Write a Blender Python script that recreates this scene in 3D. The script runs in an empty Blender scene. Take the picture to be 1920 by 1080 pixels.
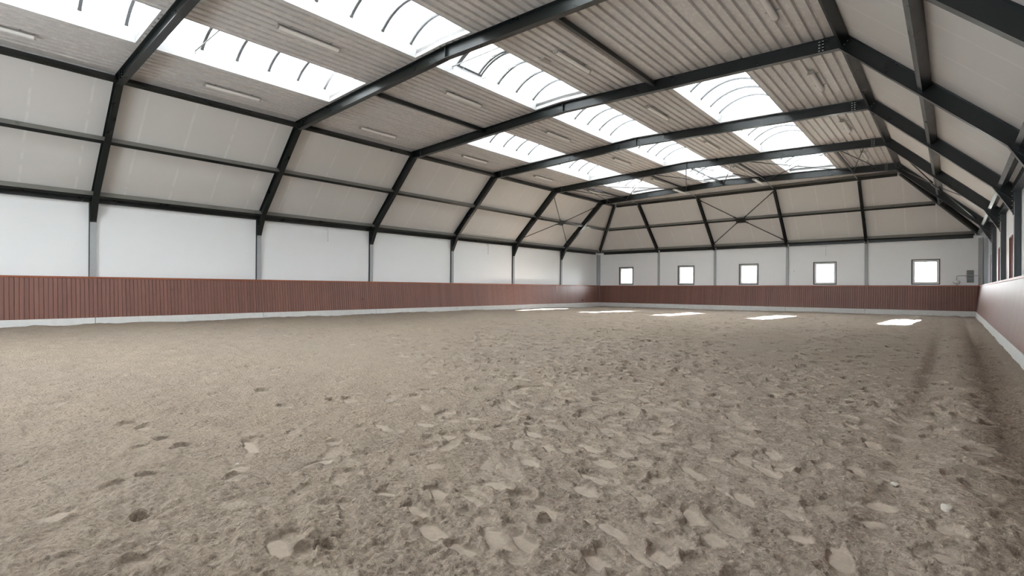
import bpy, bmesh, math, random
import numpy as np
from mathutils import Vector, Matrix

random.seed(7)
SC = bpy.context.scene
COL = SC.collection
MATS = {}

# ------------------------------------------------------------------ dimensions (metres, camera stands at x=y=0)
S = 1.3146
XL = -18.3949 * S            # inner face of the left posts
XM = -8.661 * S              # ridge
XR = 2 * XM - XL             # inner face of the right posts
Y1 = 3.1729 * S
BAY = 6.0
FY = [Y1 + BAY * k for k in range(6)]
D = 30.3446 * S              # inner face of the far posts
ZT = 2.8247 * S
DXC, ZC = .3742 * S, 3.522 * S
DXB, ZB = 2.8639 * S, 5.9568 * S
ZR = 6.1818 * S
YB = -7.8                    # back end of the hall (behind the camera)
WL, WR, WF = XL - .10, XR + .17, D + .10
SL = (ZR - ZB) / (XM - (XL + DXB))
LEN = math.hypot(DXB - DXC, ZB - ZC)
EU, EZ = (DXB - DXC) / LEN, (ZB - ZC) / LEN
DEP = .36
ORD = ['first', 'second', 'third', 'fourth', 'fifth', 'sixth']


def sp(s, t):
    """slope profile point: u inward from the wall posts, z, for s metres up the leg and t metres outwards"""
    return DXC + EU * s - EZ * t, ZC + EZ * s + EU * t


def deck_z(x):
    return ZR + DEP + .012 - SL * abs(x - XM)


def panel_z(u):
    return ZC + DEP / EU + (u - DXC) * EZ / EU


# ------------------------------------------------------------------ materials
def nodes(name):
    m = bpy.data.materials.new(name)
    m.use_nodes = True
    nt = m.node_tree
    b = nt.nodes['Principled BSDF']
    return m, nt, b


def N(nt, typ, **kw):
    n = nt.nodes.new(typ)
    for k, v in kw.items():
        if k in ('operation', 'blend_type', 'data_type', 'noise_dimensions', 'attribute_name', 'interpolation', 'feature', 'distance'):
            setattr(n, k, v)
        else:
            n.inputs[k].default_value = v
    return n


def math_n(nt, op, a, b=None, c=None):
    n = nt.nodes.new('ShaderNodeMath')
    n.operation = op
    for i, v in enumerate((a, b, c)):
        if v is None:
            continue
        if isinstance(v, (int, float)):
            n.inputs[i].default_value = v
        else:
            nt.links.new(v, n.inputs[i])
    return n.outputs[0]


def mixc(nt, fac, a, b, blend='MIX'):
    n = nt.nodes.new('ShaderNodeMix')
    n.data_type = 'RGBA'
    n.blend_type = blend
    for sock, v in ((n.inputs[0], fac), (n.inputs[6], a), (n.inputs[7], b)):
        if isinstance(v, (int, float)):
            sock.default_value = v
        elif isinstance(v, tuple):
            sock.default_value = (*v, 1) if len(v) == 3 else v
        else:
            nt.links.new(v, sock)
    return n.outputs[2]


def ramp(nt, fac, p0, p1):
    n = nt.nodes.new('ShaderNodeMapRange')
    n.inputs[1].default_value = p0
    n.inputs[2].default_value = p1
    nt.links.new(fac, n.inputs[0])
    return n.outputs[0]


def pos(nt):
    g = nt.nodes.new('ShaderNodeNewGeometry')
    s = nt.nodes.new('ShaderNodeSeparateXYZ')
    nt.links.new(g.outputs['Position'], s.inputs[0])
    return g.outputs['Position'], s.outputs[0], s.outputs[1], s.outputs[2]


def noise(nt, vec, scale, detail=3, rough=.5):
    n = nt.nodes.new('ShaderNodeTexNoise')
    n.inputs['Scale'].default_value = scale
    n.inputs['Detail'].default_value = detail
    n.inputs['Roughness'].default_value = rough
    if vec is not None:
        nt.links.new(vec, n.inputs['Vector'])
    return n.outputs['Fac']


def stretch(nt, vec, sx, sy, sz):
    n = nt.nodes.new('ShaderNodeMapping')
    n.inputs['Scale'].default_value = (sx, sy, sz)
    nt.links.new(vec, n.inputs[0])
    return n.outputs[0]


def bump(nt, b, h, strength, dist):
    n = nt.nodes.new('ShaderNodeBump')
    n.inputs['Strength'].default_value = strength
    n.inputs['Distance'].default_value = dist
    nt.links.new(h, n.inputs['Height'])
    nt.links.new(n.outputs[0], b.inputs['Normal'])


def plain(name, col, rough=.5, metal=0., var=.08, scale=3., spec=.5, rvar=.08):
    m, nt, b = nodes(name)
    P, x, y, z = pos(nt)
    f = noise(nt, P, scale, 4, .6)
    c2 = tuple(max(0, c * (1 - var)) for c in col)
    c1 = tuple(min(1, c * (1 + var)) for c in col)
    nt.links.new(mixc(nt, f, c2, c1), b.inputs['Base Color'])
    r = nt.nodes.new('ShaderNodeMapRange')
    r.inputs[3].default_value = max(.02, rough - rvar)
    r.inputs[4].default_value = min(1, rough + rvar)
    nt.links.new(f, r.inputs[0])
    nt.links.new(r.outputs[0], b.inputs['Roughness'])
    b.inputs['Metallic'].default_value = metal
    b.inputs['Specular IOR Level'].default_value = spec
    MATS[name] = m
    return m


plain('steel', (.007, .0105, .0105), .30, 0, .15, 2., .5)


def steel_dust():
    """dust lying on upward ledges"""
    m = MATS['steel']
    nt = m.node_tree
    b = nt.nodes['Principled BSDF']
    g = nt.nodes.new('ShaderNodeNewGeometry')
    sx = nt.nodes.new('ShaderNodeSeparateXYZ')
    nt.links.new(g.outputs['True Normal'], sx.inputs[0])
    f = math_n(nt, 'MULTIPLY', ramp(nt, sx.outputs[2], .3, .7), .55)
    old = b.inputs['Base Color'].links[0].from_socket
    nt.links.new(mixc(nt, f, old, (.36, .35, .32)), b.inputs['Base Color'])


steel_dust()
plain('steel_clean', (.007, .0105, .0105), .30, 0, .15, 2., .5)
plain('post_grey', (.055, .062, .065), .45, 0, .12, 6.)
plain('galvanised', (.36, .375, .385), .5, 0, .12, 9., .5)
plain('bolt_metal', (.55, .55, .52), .35, .6, .1, 30.)
plain('wall_white', (.80, .815, .825), .55, 0, .02, .7, .3)
plain('curb_white', (.52, .52, .52), .5, 0, .02, 1., .3)
plain('concrete', (.66, .66, .645), .7, 0, .14, 5., .3)
plain('lamp_body', (.42, .40, .36), .45, 0, .05, 5.)
plain('lamp_lens', (.90, .89, .87), .15, 0, .06, 40.)
plain('white_plastic', (.80, .81, .82), .4, 0, .02, 5.)
plain('grey_panel', (.20, .22, .21), .5, 0, .1, 8.)
plain('window_white', (.86, .865, .865), .4, 0, .03, 5.)
plain('window_dark', (.035, .036, .038), .4, 0, .15, 8.)
plain('window_brown', (.15, .05, .04), .4, 0, .2, 12.)
plain('rib_grey', (.13, .135, .14), .45, 0, .08, 8.)
plain('stone', (.50, .47, .41), .8, 0, .18, 60., .3)
plain('outdoor_ground', (.20, .20, .17), .9, 0, .3, 2., .2)


def panel_mat(name, axis):
    m, nt, b = nodes(name)
    P, x, y, z = pos(nt)
    a = y if axis == 'y' else x
    wob = math_n(nt, 'MULTIPLY', noise(nt, P, 2.2, 3), .05)
    k = math_n(nt, 'FRACT', math_n(nt, 'DIVIDE', math_n(nt, 'SUBTRACT', math_n(nt, 'ADD', a, wob), 3.64), 1.46))
    d = math_n(nt, 'ABSOLUTE', math_n(nt, 'SUBTRACT', k, .5))
    line = ramp(nt, d, .466, .488)           # bright sealed joint every 1.46 m
    brk = ramp(nt, noise(nt, P, 3.1, 2), .36, .52)
    line = math_n(nt, 'MULTIPLY', line, math_n(nt, 'MULTIPLY', brk, .55))
    v = noise(nt, P, .5, 2)
    base = mixc(nt, v, (.64, .63, .615), (.69, .68, .665))
    nt.links.new(mixc(nt, line, base, (.80, .79, .77)), b.inputs['Base Color'])
    b.inputs['Roughness'].default_value = .55
    b.inputs['Specular IOR Level'].default_value = .3
    MATS[name] = m


panel_mat('panel_side', 'y')
panel_mat('panel_far', 'x')


def deck_mat():
    m, nt, b = nodes('deck')
    P, x, y, z = pos(nt)
    v = noise(nt, stretch(nt, P, 3.5, .8, 1), 1.4, 4, .6)
    c = mixc(nt, v, (.54, .528, .512), (.62, .608, .592))
    sm = ramp(nt, noise(nt, stretch(nt, P, 4, 2.2, 1), 2.3, 5, .65), .50, .74)
    nt.links.new(mixc(nt, sm, c, (.76, .74, .71)), b.inputs['Base Color'])
    r = nt.nodes.new('ShaderNodeMapRange')
    r.inputs[3].default_value = .42
    r.inputs[4].default_value = .2
    b.inputs['Specular IOR Level'].default_value = .75
    nt.links.new(sm, r.inputs[0])
    nt.links.new(r.outputs[0], b.inputs['Roughness'])
    MATS['deck'] = m


deck_mat()

PITCH = .1225
PL0 = 1.797


def wood_mat(name, axis, base=(.205, .092, .07), light=(.28, .128, .094), dark=(.125, .054, .045)):
    m, nt, b = nodes(name)
    P, x, y, z = pos(nt)
    a = y if axis == 'y' else x
    idx = math_n(nt, 'FLOOR', math_n(nt, 'DIVIDE', math_n(nt, 'SUBTRACT', a, PL0), PITCH))
    w = nt.nodes.new('ShaderNodeTexWhiteNoise')
    w.noise_dimensions = '1D'
    nt.links.new(idx, w.inputs['W'])
    grp = noise(nt, stretch(nt, P, .35, .35, .02), 1.0, 3, .7)
    v = math_n(nt, 'ADD', math_n(nt, 'MULTIPLY', w.outputs[0], .55), math_n(nt, 'MULTIPLY', grp, .45))
    gr = noise(nt, stretch(nt, P, 14, 14, 1.1), 3.0, 4, .65)
    c = mixc(nt, v, dark, light)
    c = mixc(nt, .45, c, base)
    c = mixc(nt, math_n(nt, 'MULTIPLY', gr, .35), c, dark)
    st = ramp(nt, noise(nt, stretch(nt, P, 1.6, 1.6, 3.2), 1.2, 3, .6), .69, .74)   # scuff marks
    c = mixc(nt, math_n(nt, 'MULTIPLY', st, .5), c, (.05, .018, .018))
    nt.links.new(c, b.inputs['Base Color'])
    b.inputs['Specular IOR Level'].default_value = .55
    r = nt.nodes.new('ShaderNodeMapRange')
    r.inputs[3].default_value = .38
    r.inputs[4].default_value = .52
    nt.links.new(gr, r.inputs[0])
    nt.links.new(r.outputs[0], b.inputs['Roughness'])
    bump(nt, b, gr, .12, .004)
    MATS[name] = m


wood_mat('wood_side', 'y')
wood_mat('wood_far', 'x')
wood_mat('wood_cap', 'y', (.30, .085, .035), (.36, .12, .05), (.22, .06, .028))
plain('groove', (.018, .008, .007), .8)


def sand_mat():
    m, nt, b = nodes('sand')
    P, x, y, z = pos(nt)
    at = nt.nodes.new('ShaderNodeAttribute')
    at.attribute_name = 'smooth_mask'
    sm = at.outputs['Fac']
    big = noise(nt, stretch(nt, P, 1, 1, 0), .16, 3, .55)
    mid = noise(nt, P, 2.2, 4, .6)
    fin = noise(nt, P, 38, 4, .7)
    gr = noise(nt, P, 150, 3, .7)
    c = mixc(nt, ramp(nt, big, .35, .68), (.368, .301, .245), (.396, .32, .243))
    c = mixc(nt, math_n(nt, 'MULTIPLY', ramp(nt, mid, .38, .72), .45), c, (.285, .234, .193))
    c = mixc(nt, math_n(nt, 'MULTIPLY', ramp(nt, fin, .40, .62), .60), c, (.175, .141, .115))
    c = mixc(nt, math_n(nt, 'MULTIPLY', ramp(nt, gr, .52, .66), .5), c, (.50, .43, .357))
    # pressed hoof soles: compacted sand, paler tone also paints in their lack of micro-shadow
    c = mixc(nt, math_n(nt, 'MULTIPLY', sm, .62), c, (.475, .403, .333))
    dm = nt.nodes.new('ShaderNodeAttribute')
    dm.attribute_name = 'damp_shade_mask'
    # damp sand thrown up by hooves, also painting in shade of print edges
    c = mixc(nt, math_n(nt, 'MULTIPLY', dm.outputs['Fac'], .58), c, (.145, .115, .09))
    # damp ridden track along the right board
    tr = math_n(nt, 'ABSOLUTE', math_n(nt, 'SUBTRACT', math_n(nt, 'ADD', x, math_n(nt, 'MULTIPLY', mid, .22)), .56))
    tr = math_n(nt, 'SUBTRACT', 1., ramp(nt, tr, .10, .30))
    ty = ramp(nt, y, 4.0, 6.5)
    tf = math_n(nt, 'SUBTRACT', 1., ramp(nt, y, 17., 25.))
    tr = math_n(nt, 'MULTIPLY', tr, math_n(nt, 'MULTIPLY', ty, tf))
    tr2 = math_n(nt, 'ABSOLUTE', math_n(nt, 'SUBTRACT', math_n(nt, 'ADD', x, math_n(nt, 'MULTIPLY', mid, .22)), -.22))
    tr2 = math_n(nt, 'SUBTRACT', 1., ramp(nt, tr2, .04, .16))
    tr2 = math_n(nt, 'MULTIPLY', tr2, math_n(nt, 'MULTIPLY', ramp(nt, y, 6, 8), math_n(nt, 'SUBTRACT', .6, ramp(nt, y, 14., 40.))))
    tr = math_n(nt, 'MAXIMUM', tr, tr2)
    tr = math_n(nt, 'MULTIPLY', tr, ramp(nt, fin, .25, .6))
    c = mixc(nt, math_n(nt, 'MULTIPLY', tr, .72), c, (.115, .077, .05))
    nt.links.new(c, b.inputs['Base Color'])
    b.inputs['Roughness'].default_value = .92
    b.inputs['Specular IOR Level'].default_value = .15
    amp = math_n(nt, 'SUBTRACT', 1., math_n(nt, 'MULTIPLY', sm, .8))
    cl = noise(nt, P, 17, 3, .6)
    vz = []
    for sc_ in (34., 75.):
        v = nt.nodes.new('ShaderNodeTexVoronoi')
        v.inputs['Scale'].default_value = sc_
        nt.links.new(P, v.inputs['Vector'])
        vz.append(math_n(nt, 'SUBTRACT', 1., v.outputs['Distance']))
    h = math_n(nt, 'ADD', math_n(nt, 'MULTIPLY', fin, .55), math_n(nt, 'MULTIPLY', gr, .2))
    h = math_n(nt, 'ADD', h, math_n(nt, 'MULTIPLY', cl, .7))
    h = math_n(nt, 'ADD', h, math_n(nt, 'MULTIPLY', vz[0], math_n(nt, 'MULTIPLY', fin, 1.5)))
    h = math_n(nt, 'ADD', h, math_n(nt, 'MULTIPLY', vz[1], .3))
    h = math_n(nt, 'MULTIPLY', h, amp)
    bump(nt, b, h, .75, .024)
    MATS['sand'] = m


sand_mat()


def glazing():
    m, nt, b = nodes('opal_glazing')
    nt.nodes.remove(b)
    out = nt.nodes['Material Output']
    t = nt.nodes.new('ShaderNodeBsdfTranslucent')
    t.inputs[0].default_value = (.47, .48, .484, 1)
    d = nt.nodes.new('ShaderNodeBsdfDiffuse')
    d.inputs[0].default_value = (.85, .86, .86, 1)
    mx = nt.nodes.new('ShaderNodeMixShader')
    P, x, y, z = pos(nt)
    f = noise(nt, P, 2., 2)
    nt.links.new(math_n(nt, 'ADD', .06, math_n(nt, 'MULTIPLY', f, .06)), mx.inputs[0])
    nt.links.new(t.outputs[0], mx.inputs[1])
    nt.links.new(d.outputs[0], mx.inputs[2])
    nt.links.new(mx.outputs[0], out.inputs[0])
    MATS['opal_glazing'] = m
    m, nt, b = nodes('pane_glass')
    nt.nodes.remove(b)
    out = nt.nodes['Material Output']
    t = nt.nodes.new('ShaderNodeBsdfTransparent')
    P, x, y, z = pos(nt)
    f = noise(nt, P, 1.5, 2)
    nt.links.new(mixc(nt, f, (.90, .92, .92), (.96, .97, .97)), t.inputs[0])
    g = nt.nodes.new('ShaderNodeBsdfGlossy')
    g.inputs['Roughness'].default_value = .03
    fr = nt.nodes.new('ShaderNodeFresnel')
    fr.inputs[0].default_value = 1.45
    mx = nt.nodes.new('ShaderNodeMixShader')
    nt.links.new(fr.outputs[0], mx.inputs[0])
    nt.links.new(t.outputs[0], mx.inputs[1])
    nt.links.new(g.outputs[0], mx.inputs[2])
    nt.links.new(mx.outputs[0], out.inputs[0])
    MATS['pane_glass'] = m


glazing()


# ------------------------------------------------------------------ mesh helpers
class MB:
    def __init__(self):
        self.v, self.f = [], []

    def add(self, vs, fs):
        o = len(self.v)
        self.v += [tuple(p) for p in vs]
        self.f += [tuple(o + i for i in q) for q in fs]

    def box(self, x0, x1, y0, y1, z0, z1):
        self.add([(x0, y0, z0), (x1, y0, z0), (x1, y1, z0), (x0, y1, z0), (x0, y0, z1), (x1, y0, z1), (x1, y1, z1), (x0, y1, z1)],
                 [(0, 3, 2, 1), (4, 5, 6, 7), (0, 1, 5, 4), (1, 2, 6, 5), (2, 3, 7, 6), (3, 0, 4, 7)])

    def prism(self, poly, f0, f1):
        """poly: list of 2D points; f0/f1 map a 2D point to 3D at either end"""
        n = len(poly)
        self.add([f0(p) for p in poly] + [f1(p) for p in poly],
                 [tuple(range(n))[::-1], tuple(range(n, 2 * n))] + [(i, (i + 1) % n, n + (i + 1) % n, n + i) for i in range(n)])

    def xz(self, poly, y0, y1):
        self.prism(poly, lambda p: (p[0], y0, p[1]), lambda p: (p[0], y1, p[1]))

    def yz(self, poly, x0, x1):
        self.prism(poly, lambda p: (x0, p[0], p[1]), lambda p: (x1, p[0], p[1]))

    def cyl(self, p0, p1, r, n=10, r1=None):
        p0, p1 = Vector(p0), Vector(p1)
        a = (p1 - p0).normalized()
        u = a.orthogonal().normalized()
        w = a.cross(u)
        r1 = r if r1 is None else r1
        vs = [p0 + r * (u * math.cos(2 * math.pi * i / n) + w * math.sin(2 * math.pi * i / n)) for i in range(n)]
        vs += [p1 + r1 * (u * math.cos(2 * math.pi * i / n) + w * math.sin(2 * math.pi * i / n)) for i in range(n)]
        self.add(vs, [tuple(range(n))[::-1], tuple(range(n, 2 * n))] + [(i, (i + 1) % n, n + (i + 1) % n, n + i) for i in range(n)])

    def tube(self, pts, r, n=8):
        for a, b in zip(pts, pts[1:]):
            self.cyl(a, b, r, n)

    def ibeam(self, p0, p1, up, depth, width, tf=.014, tw=.01):
        """I-section from p0 to p1; p0/p1 lie on the underside middle, up is the web direction"""
        p0, p1 = Vector(p0), Vector(p1)
        a = (p1 - p0).normalized()
        up = (Vector(up) - a * Vector(up).dot(a)).normalized()
        s = a.cross(up)
        w, t = width / 2, tw / 2
        prof = [(-w, 0), (w, 0), (w, tf), (t, tf), (t, depth - tf), (w, depth - tf), (w, depth), (-w, depth), (-w, depth - tf), (-t, depth - tf), (-t, tf), (-w, tf)]
        n = len(prof)
        vs = [p + s * q[0] + up * q[1] for p in (p0, p1) for q in prof]
        fs = [(i, (i + 1) % n, n + (i + 1) % n, n + i) for i in range(n)]
        for o, rev in ((0, True), (n, False)):
            for q in ((0, 1, 2, 11), (10, 3, 4, 9), (8, 5, 6, 7)):
                q = tuple(o + i for i in q)
                fs.append(q[::-1] if rev else q)
        self.add(vs, fs)

    def build(self, name, mat, parent=None, loc=(0, 0, 0), smooth=False, bevel=0.):
        me = bpy.data.meshes.new(name)
        me.from_pydata(self.v, [], self.f)
        bm = bmesh.new()
        bm.from_mesh(me)
        bmesh.ops.recalc_face_normals(bm, faces=bm.faces)
        bm.to_mesh(me)
        bm.free()
        me.materials.append(MATS[mat])
        if smooth:
            for p in me.polygons:
                p.use_smooth = True
        o = bpy.data.objects.new(name, me)
        COL.objects.link(o)
        o.location = loc
        if parent:
            o.parent = parent
        if bevel:
            md = o.modifiers.new('bevel', 'BEVEL')
            md.width = bevel
            md.segments = 2
            md.limit_method = 'ANGLE'
        return o


def thing(name, label, cat, loc=(0, 0, 0), group=None):
    o = bpy.data.objects.new(name, None)
    o.empty_display_size = .2
    COL.objects.link(o)
    o.location = loc
    return tag(o, label, cat, group)


def tag(o, label, cat, group=None, kind=None):
    o['label'] = label
    o['category'] = cat
    if group:
        o['group'] = group
    if kind:
        o['kind'] = kind
    return o


def struct(o, label=None, cat=None):
    o['kind'] = 'structure'
    if label:
        o['label'] = label
    if cat:
        o['category'] = cat
    return o


def children(o):
    return [c for c in ALLCH.get(o.name, [])]


def copy_tree(root, loc, label):
    """copy a thing with its parts and sub-parts (mesh data shared)"""
    r = root.copy()
    COL.objects.link(r)
    r.location = loc
    r['label'] = label
    for ch in [o for o in COL.objects if o.parent == root]:
        c = ch.copy()
        COL.objects.link(c)
        c.parent = r
        for g in [o for o in COL.objects if o.parent == ch]:
            d = g.copy()
            COL.objects.link(d)
            d.parent = c
    return r


def off_poly(pts, d):
    """offset an open polyline to its left side by d (mitred)"""
    out = []
    n = len(pts)
    for i in range(n):
        ns = []
        for a, b in ((i - 1, i), (i, i + 1)):
            if a < 0 or b >= n:
                continue
            dx, dz = pts[b][0] - pts[a][0], pts[b][1] - pts[a][1]
            L = math.hypot(dx, dz)
            ns.append((-dz / L, dx / L))
        if len(ns) == 1:
            nx, nz = ns[0]
            k = d
        else:
            nx, nz = ns[0][0] + ns[1][0], ns[0][1] + ns[1][1]
            L = math.hypot(nx, nz)
            nx, nz = nx / L, nz / L
            k = d / (nx * ns[0][0] + nz * ns[0][1])
        out.append((pts[i][0] + nx * k, pts[i][1] + nz * k))
    return out


def strip(mb, pts, d, hw):
    """flange plate of thickness d on the left side of the polyline, +-hw wide"""
    o = off_poly(pts, d)
    for i in range(len(pts) - 1):
        mb.xz([pts[i], pts[i + 1], o[i + 1], o[i]], -hw, hw)


# ------------------------------------------------------------------ portal frames
HW = .0968


def mir(pts, right):
    return [(2 * XM - x, z) for x, z in pts][::-1] if right else pts


def bolt_mesh(axis, L, r=.016):
    mb = MB()
    v = Vector(axis)
    mb.cyl(-v * L / 2, v * L / 2, r * .55, 8)
    for s in (-1, 1):
        mb.cyl(v * s * L * .30, v * s * L / 2, r, 6)
    return mb


def make_frame():
    y0 = FY[0]
    root = thing('portal_frame', '', 'steel frame', (XM, y0, 0), 'steel portal frames across the hall')
    ox, oz = XM, 0

    def loc(pts):
        return [(x - ox, z - oz) for x, z in pts]

    bx = bolt_mesh((1, 0, 0), .12)
    bh = bolt_mesh((1, 0, 0), .05, .014)
    by = bolt_mesh((0, 1, 0), .05, .015)
    protos = {}

    def bolt(key, mb, parent, p):
        if key not in protos:
            o = mb.build('bolt', 'bolt_metal', parent)
            protos[key] = o
        else:
            o = protos[key].copy()
            COL.objects.link(o)
            o.parent = parent
        o.location = p
        return o

    B = (XL + DXB, ZB)
    C = (XL + DXC, ZC)
    T = (XL, ZT)
    E_ = (XL, ZC - DXC * EZ / EU)
    rx, rz = math.cos(math.atan(SL)), math.sin(math.atan(SL))
    SpI = (B[0] + .42 * rx, B[1] + .42 * rz)
    outl = off_poly([E_, B, SpI], DEP)
    topw = (XL, E_[1] + DEP / EU)
    outl[0] = topw
    for right in (False, True):
        sgn = -1 if right else 1
        # grey post, up to the wall surface only
        dpt = (WR - XR) if right else (XL - WL)
        mb = MB()
        xf = XR if right else XL
        o = 1 if right else -1
        mb.box(*(sorted((xf - ox, xf + o * .014 - ox))), -HW, HW, -.25, ZT + .02)
        mb.build('post_face', 'galvanised', root)
        mb = MB()
        mb.box(*(sorted((xf + o * .014 - ox, xf + o * dpt - ox))), -.006, .006, -.25, 4.45)
        if dpt > .12:
            mb.box(*(sorted((xf + o * (dpt - .014) - ox, xf + o * (dpt - .002) - ox))), -HW, HW, -.25, 4.45)
        else:
            mb.box(*(sorted((xf + o * (dpt - .012) - ox, xf + o * (dpt - .002) - ox))), -HW - .02, HW, -.25, 4.45)
        mb.build('post', 'post_grey', root)
        # sloping leg with its elbow
        mb = MB()
        web = [E_, B, SpI, outl[2], outl[1], topw]
        mb.xz(loc(mir(web, right)), -.005, .005)
        strip_pts = [E_, B, SpI]
        if right:
            strip(mb, loc(mir(strip_pts, True)), .014, HW)
            strip(mb, loc(mir([topw, outl[1], outl[2]], True)), -.014, HW)
        else:
            strip(mb, loc(strip_pts), .014, HW)
            strip(mb, loc([topw, outl[1], outl[2]]), -.014, HW)
        leg = mb.build('sloping_leg', 'steel', root)
        # haunch under the leg
        mb = MB()
        mb.xz(loc(mir([T, C, E_], right)), -.005, .005)
        strip(mb, loc(mir([T, C], right)), .014, HW)
        hp = mir([(XL + .002, ZT), (XL + .024, ZT), (XL + .024, 4.62), (XL + .002, 4.62)], right)
        mb.xz(loc(hp), -HW, HW)
        hc = mb.build('haunch', 'steel', root)
        for z in (3.86, 4.0, 4.14, 4.30, 4.44):
            for yy in (-.055,):
                p = mir([(XL + .03, z)], right)[0]
                bolt('h', bh, hc, (p[0] - ox, yy, p[1]))
        # splice plates with bolts
        mb = MB()
        c0 = loc(mir([SpI, outl[2]], right))
        a, b = (c0[0], c0[1])
        mb.xz([(a[0] - .018, a[1]), (b[0] - .018, b[1]), (b[0] + .018, b[1]), (a[0] + .018, a[1])], -HW, HW)
        pl = mb.build('splice_plate', 'steel', root)
        zz = SpI[1]
        px = mir([SpI], right)[0][0] - ox
        for i in range(4):
            for yy in (-.05, .05):
                bolt('x', bx, pl, (px, yy, zz + .06 + i * .082))
        # cleats that carry the purlins
        for s, t0, t1, w, bl in ((2.27, .07, .345, .075, [(2.25, .17), (2.25, .28)]),
                                 (4.60, .05, .33, .10, [(4.56, .15), (4.56, .25), (4.66, .15), (4.66, .25)]),
                                 (-.12, .05, .34, .10, [(-.12, .15), (-.12, .27)])):
            mb = MB()
            q = []
            for ss, tt in ((s - w, t0), (s + w, t0), (s + w, t1), (s - w, t1)):
                u, z = sp(ss, tt)
                q.append((XL + u, z))
            for y0_, y1_ in ((-.019, -.005), (.005, .019)):
                mb.xz(loc(mir(q, right)), y0_, y1_)
            cl = mb.build('purlin_cleat', 'steel', root)
            for ss, tt in bl:
                u, z = sp(ss, tt)
                p = mir([(XL + u, z)], right)[0]
                bolt('y', by, cl, (p[0] - ox, -.0, p[1]))
    # rafter with the ridge stiffener
    mb = MB()
    R_ = (XM, ZR)
    SpR = (2 * XM - SpI[0], SpI[1])
    inn = [(SpI[0] + .018, SpI[1]), R_, (SpR[0] - .018, SpR[1])]
    outp = off_poly(inn, DEP)
    mb.xz(loc([inn[0], R_, outp[1], outp[0]]), -.005, .005)
    mb.xz(loc([R_, inn[2], outp[2], outp[1]]), -.005, .005)
    strip(mb, loc(inn), .014, HW)
    strip(mb, loc(outp), -.014, HW)
    mb.build('rafter', 'steel', root)
    mb = MB()
    for s0, s1 in ((-HW + .003, -.005), (.005, HW - .003)):
        mb.box(-.006, .006, s0, s1, ZR + .014, ZR + DEP - .014)
    mb.build('ridge_stiffener', 'steel', root)
    return root


frame0 = make_frame()
frame0['label'] = 'dark steel portal frame standing on the first grey post along the left wall'
for k in range(1, 6):
    copy_tree(frame0, (XM, FY[k], 0), 'dark steel portal frame standing on the %s grey post along the left wall' % ORD[k])


# ------------------------------------------------------------------ purlins on the two long slopes
def bay_name(k):
    """k = 0: left of the first frame ... 6: beyond the sixth"""
    if k == 0:
        return 'before the first frame'
    if k == 6:
        return 'beyond the sixth frame'
    return 'between %s and %s frames' % (ORD[k - 1], ORD[k])


def slope_box(mb, s0, s1, t0, t1, y0, y1, right, ox=0, oy=0):
    q = []
    for s, t in ((s0, t0), (s1, t0), (s1, t1), (s0, t1)):
        u, z = sp(s, t)
        q.append(((XR - u) if right else (XL + u), z))
    mb.xz([(x - ox, z) for x, z in q], y0 - oy, y1 - oy)


PUR = dict(eave=(-.185, -.065, .085, .34), mid=(2.205, 2.335, .085, .345), knuckle=(4.58, 4.70, .085, .345))
PH = dict(eave='eave beam below the %s slope', mid='purlin halfway up the %s slope', knuckle='purlin topping the %s slope')
for right in (False, True):
    side = 'right' if right else 'left'
    for kind in ('eave', 'mid', 'knuckle'):
        proto = None
        s0, s1, t0, t1 = PUR[kind]
        for k in range(0, 7):
            y0 = FY[k - 1] if k > 0 else YB
            y1 = FY[k] if k < 6 else None
            if right and k < 2:
                continue
            lab = 'dark steel ' + PH[kind] % side + ' ' + bay_name(k)
            grp = 'dark steel %s segments on the %s slope' % ('eave beam' if kind == 'eave' else 'purlin', side)
            nm = 'eave_beam' if kind == 'eave' else 'purlin'
            if 0 < k < 6 and proto is not None:
                copy_tree(proto, (0, y0, 0), lab)
                continue
            um = sp((s0 + s1) / 2, .2)[0]
            yy1 = y1 if y1 is not None else D - um - .19
            r = thing(nm, lab, 'steel beam', (0, y0, 0), grp)
            mb = MB()
            slope_box(mb, s0, s1, t0, t1, .03, yy1 - y0 - .03, right)
            mb.build('beam' if kind == 'eave' else 'rail', 'steel_clean' if kind == 'knuckle' else 'steel', r, bevel=.006)
            if kind == 'eave':
                mb = MB()
                xa, xb = (XL - .095, XL + .04) if not right else (XR - .04, WR - .005)
                mb.box(xa, xb, .10, yy1 - y0 - .10, 4.43, 4.64)
                mb.build('wall_plate', 'steel', r, bevel=.004)
            if 0 < k < 6:
                proto = r

# ------------------------------------------------------------------ far hip end
FPX = [-18.47, -13.88, -8.865, -4.262]
UAP = 3.61


def far_box(mb, s0, s1, t0, t1, x0, x1):
    q = []
    for s, t in ((s0, t0), (s1, t0), (s1, t1), (s0, t1)):
        u, z = sp(s, t)
        q.append((D - u, z))
    mb.yz(q, x0, x1)


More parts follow.
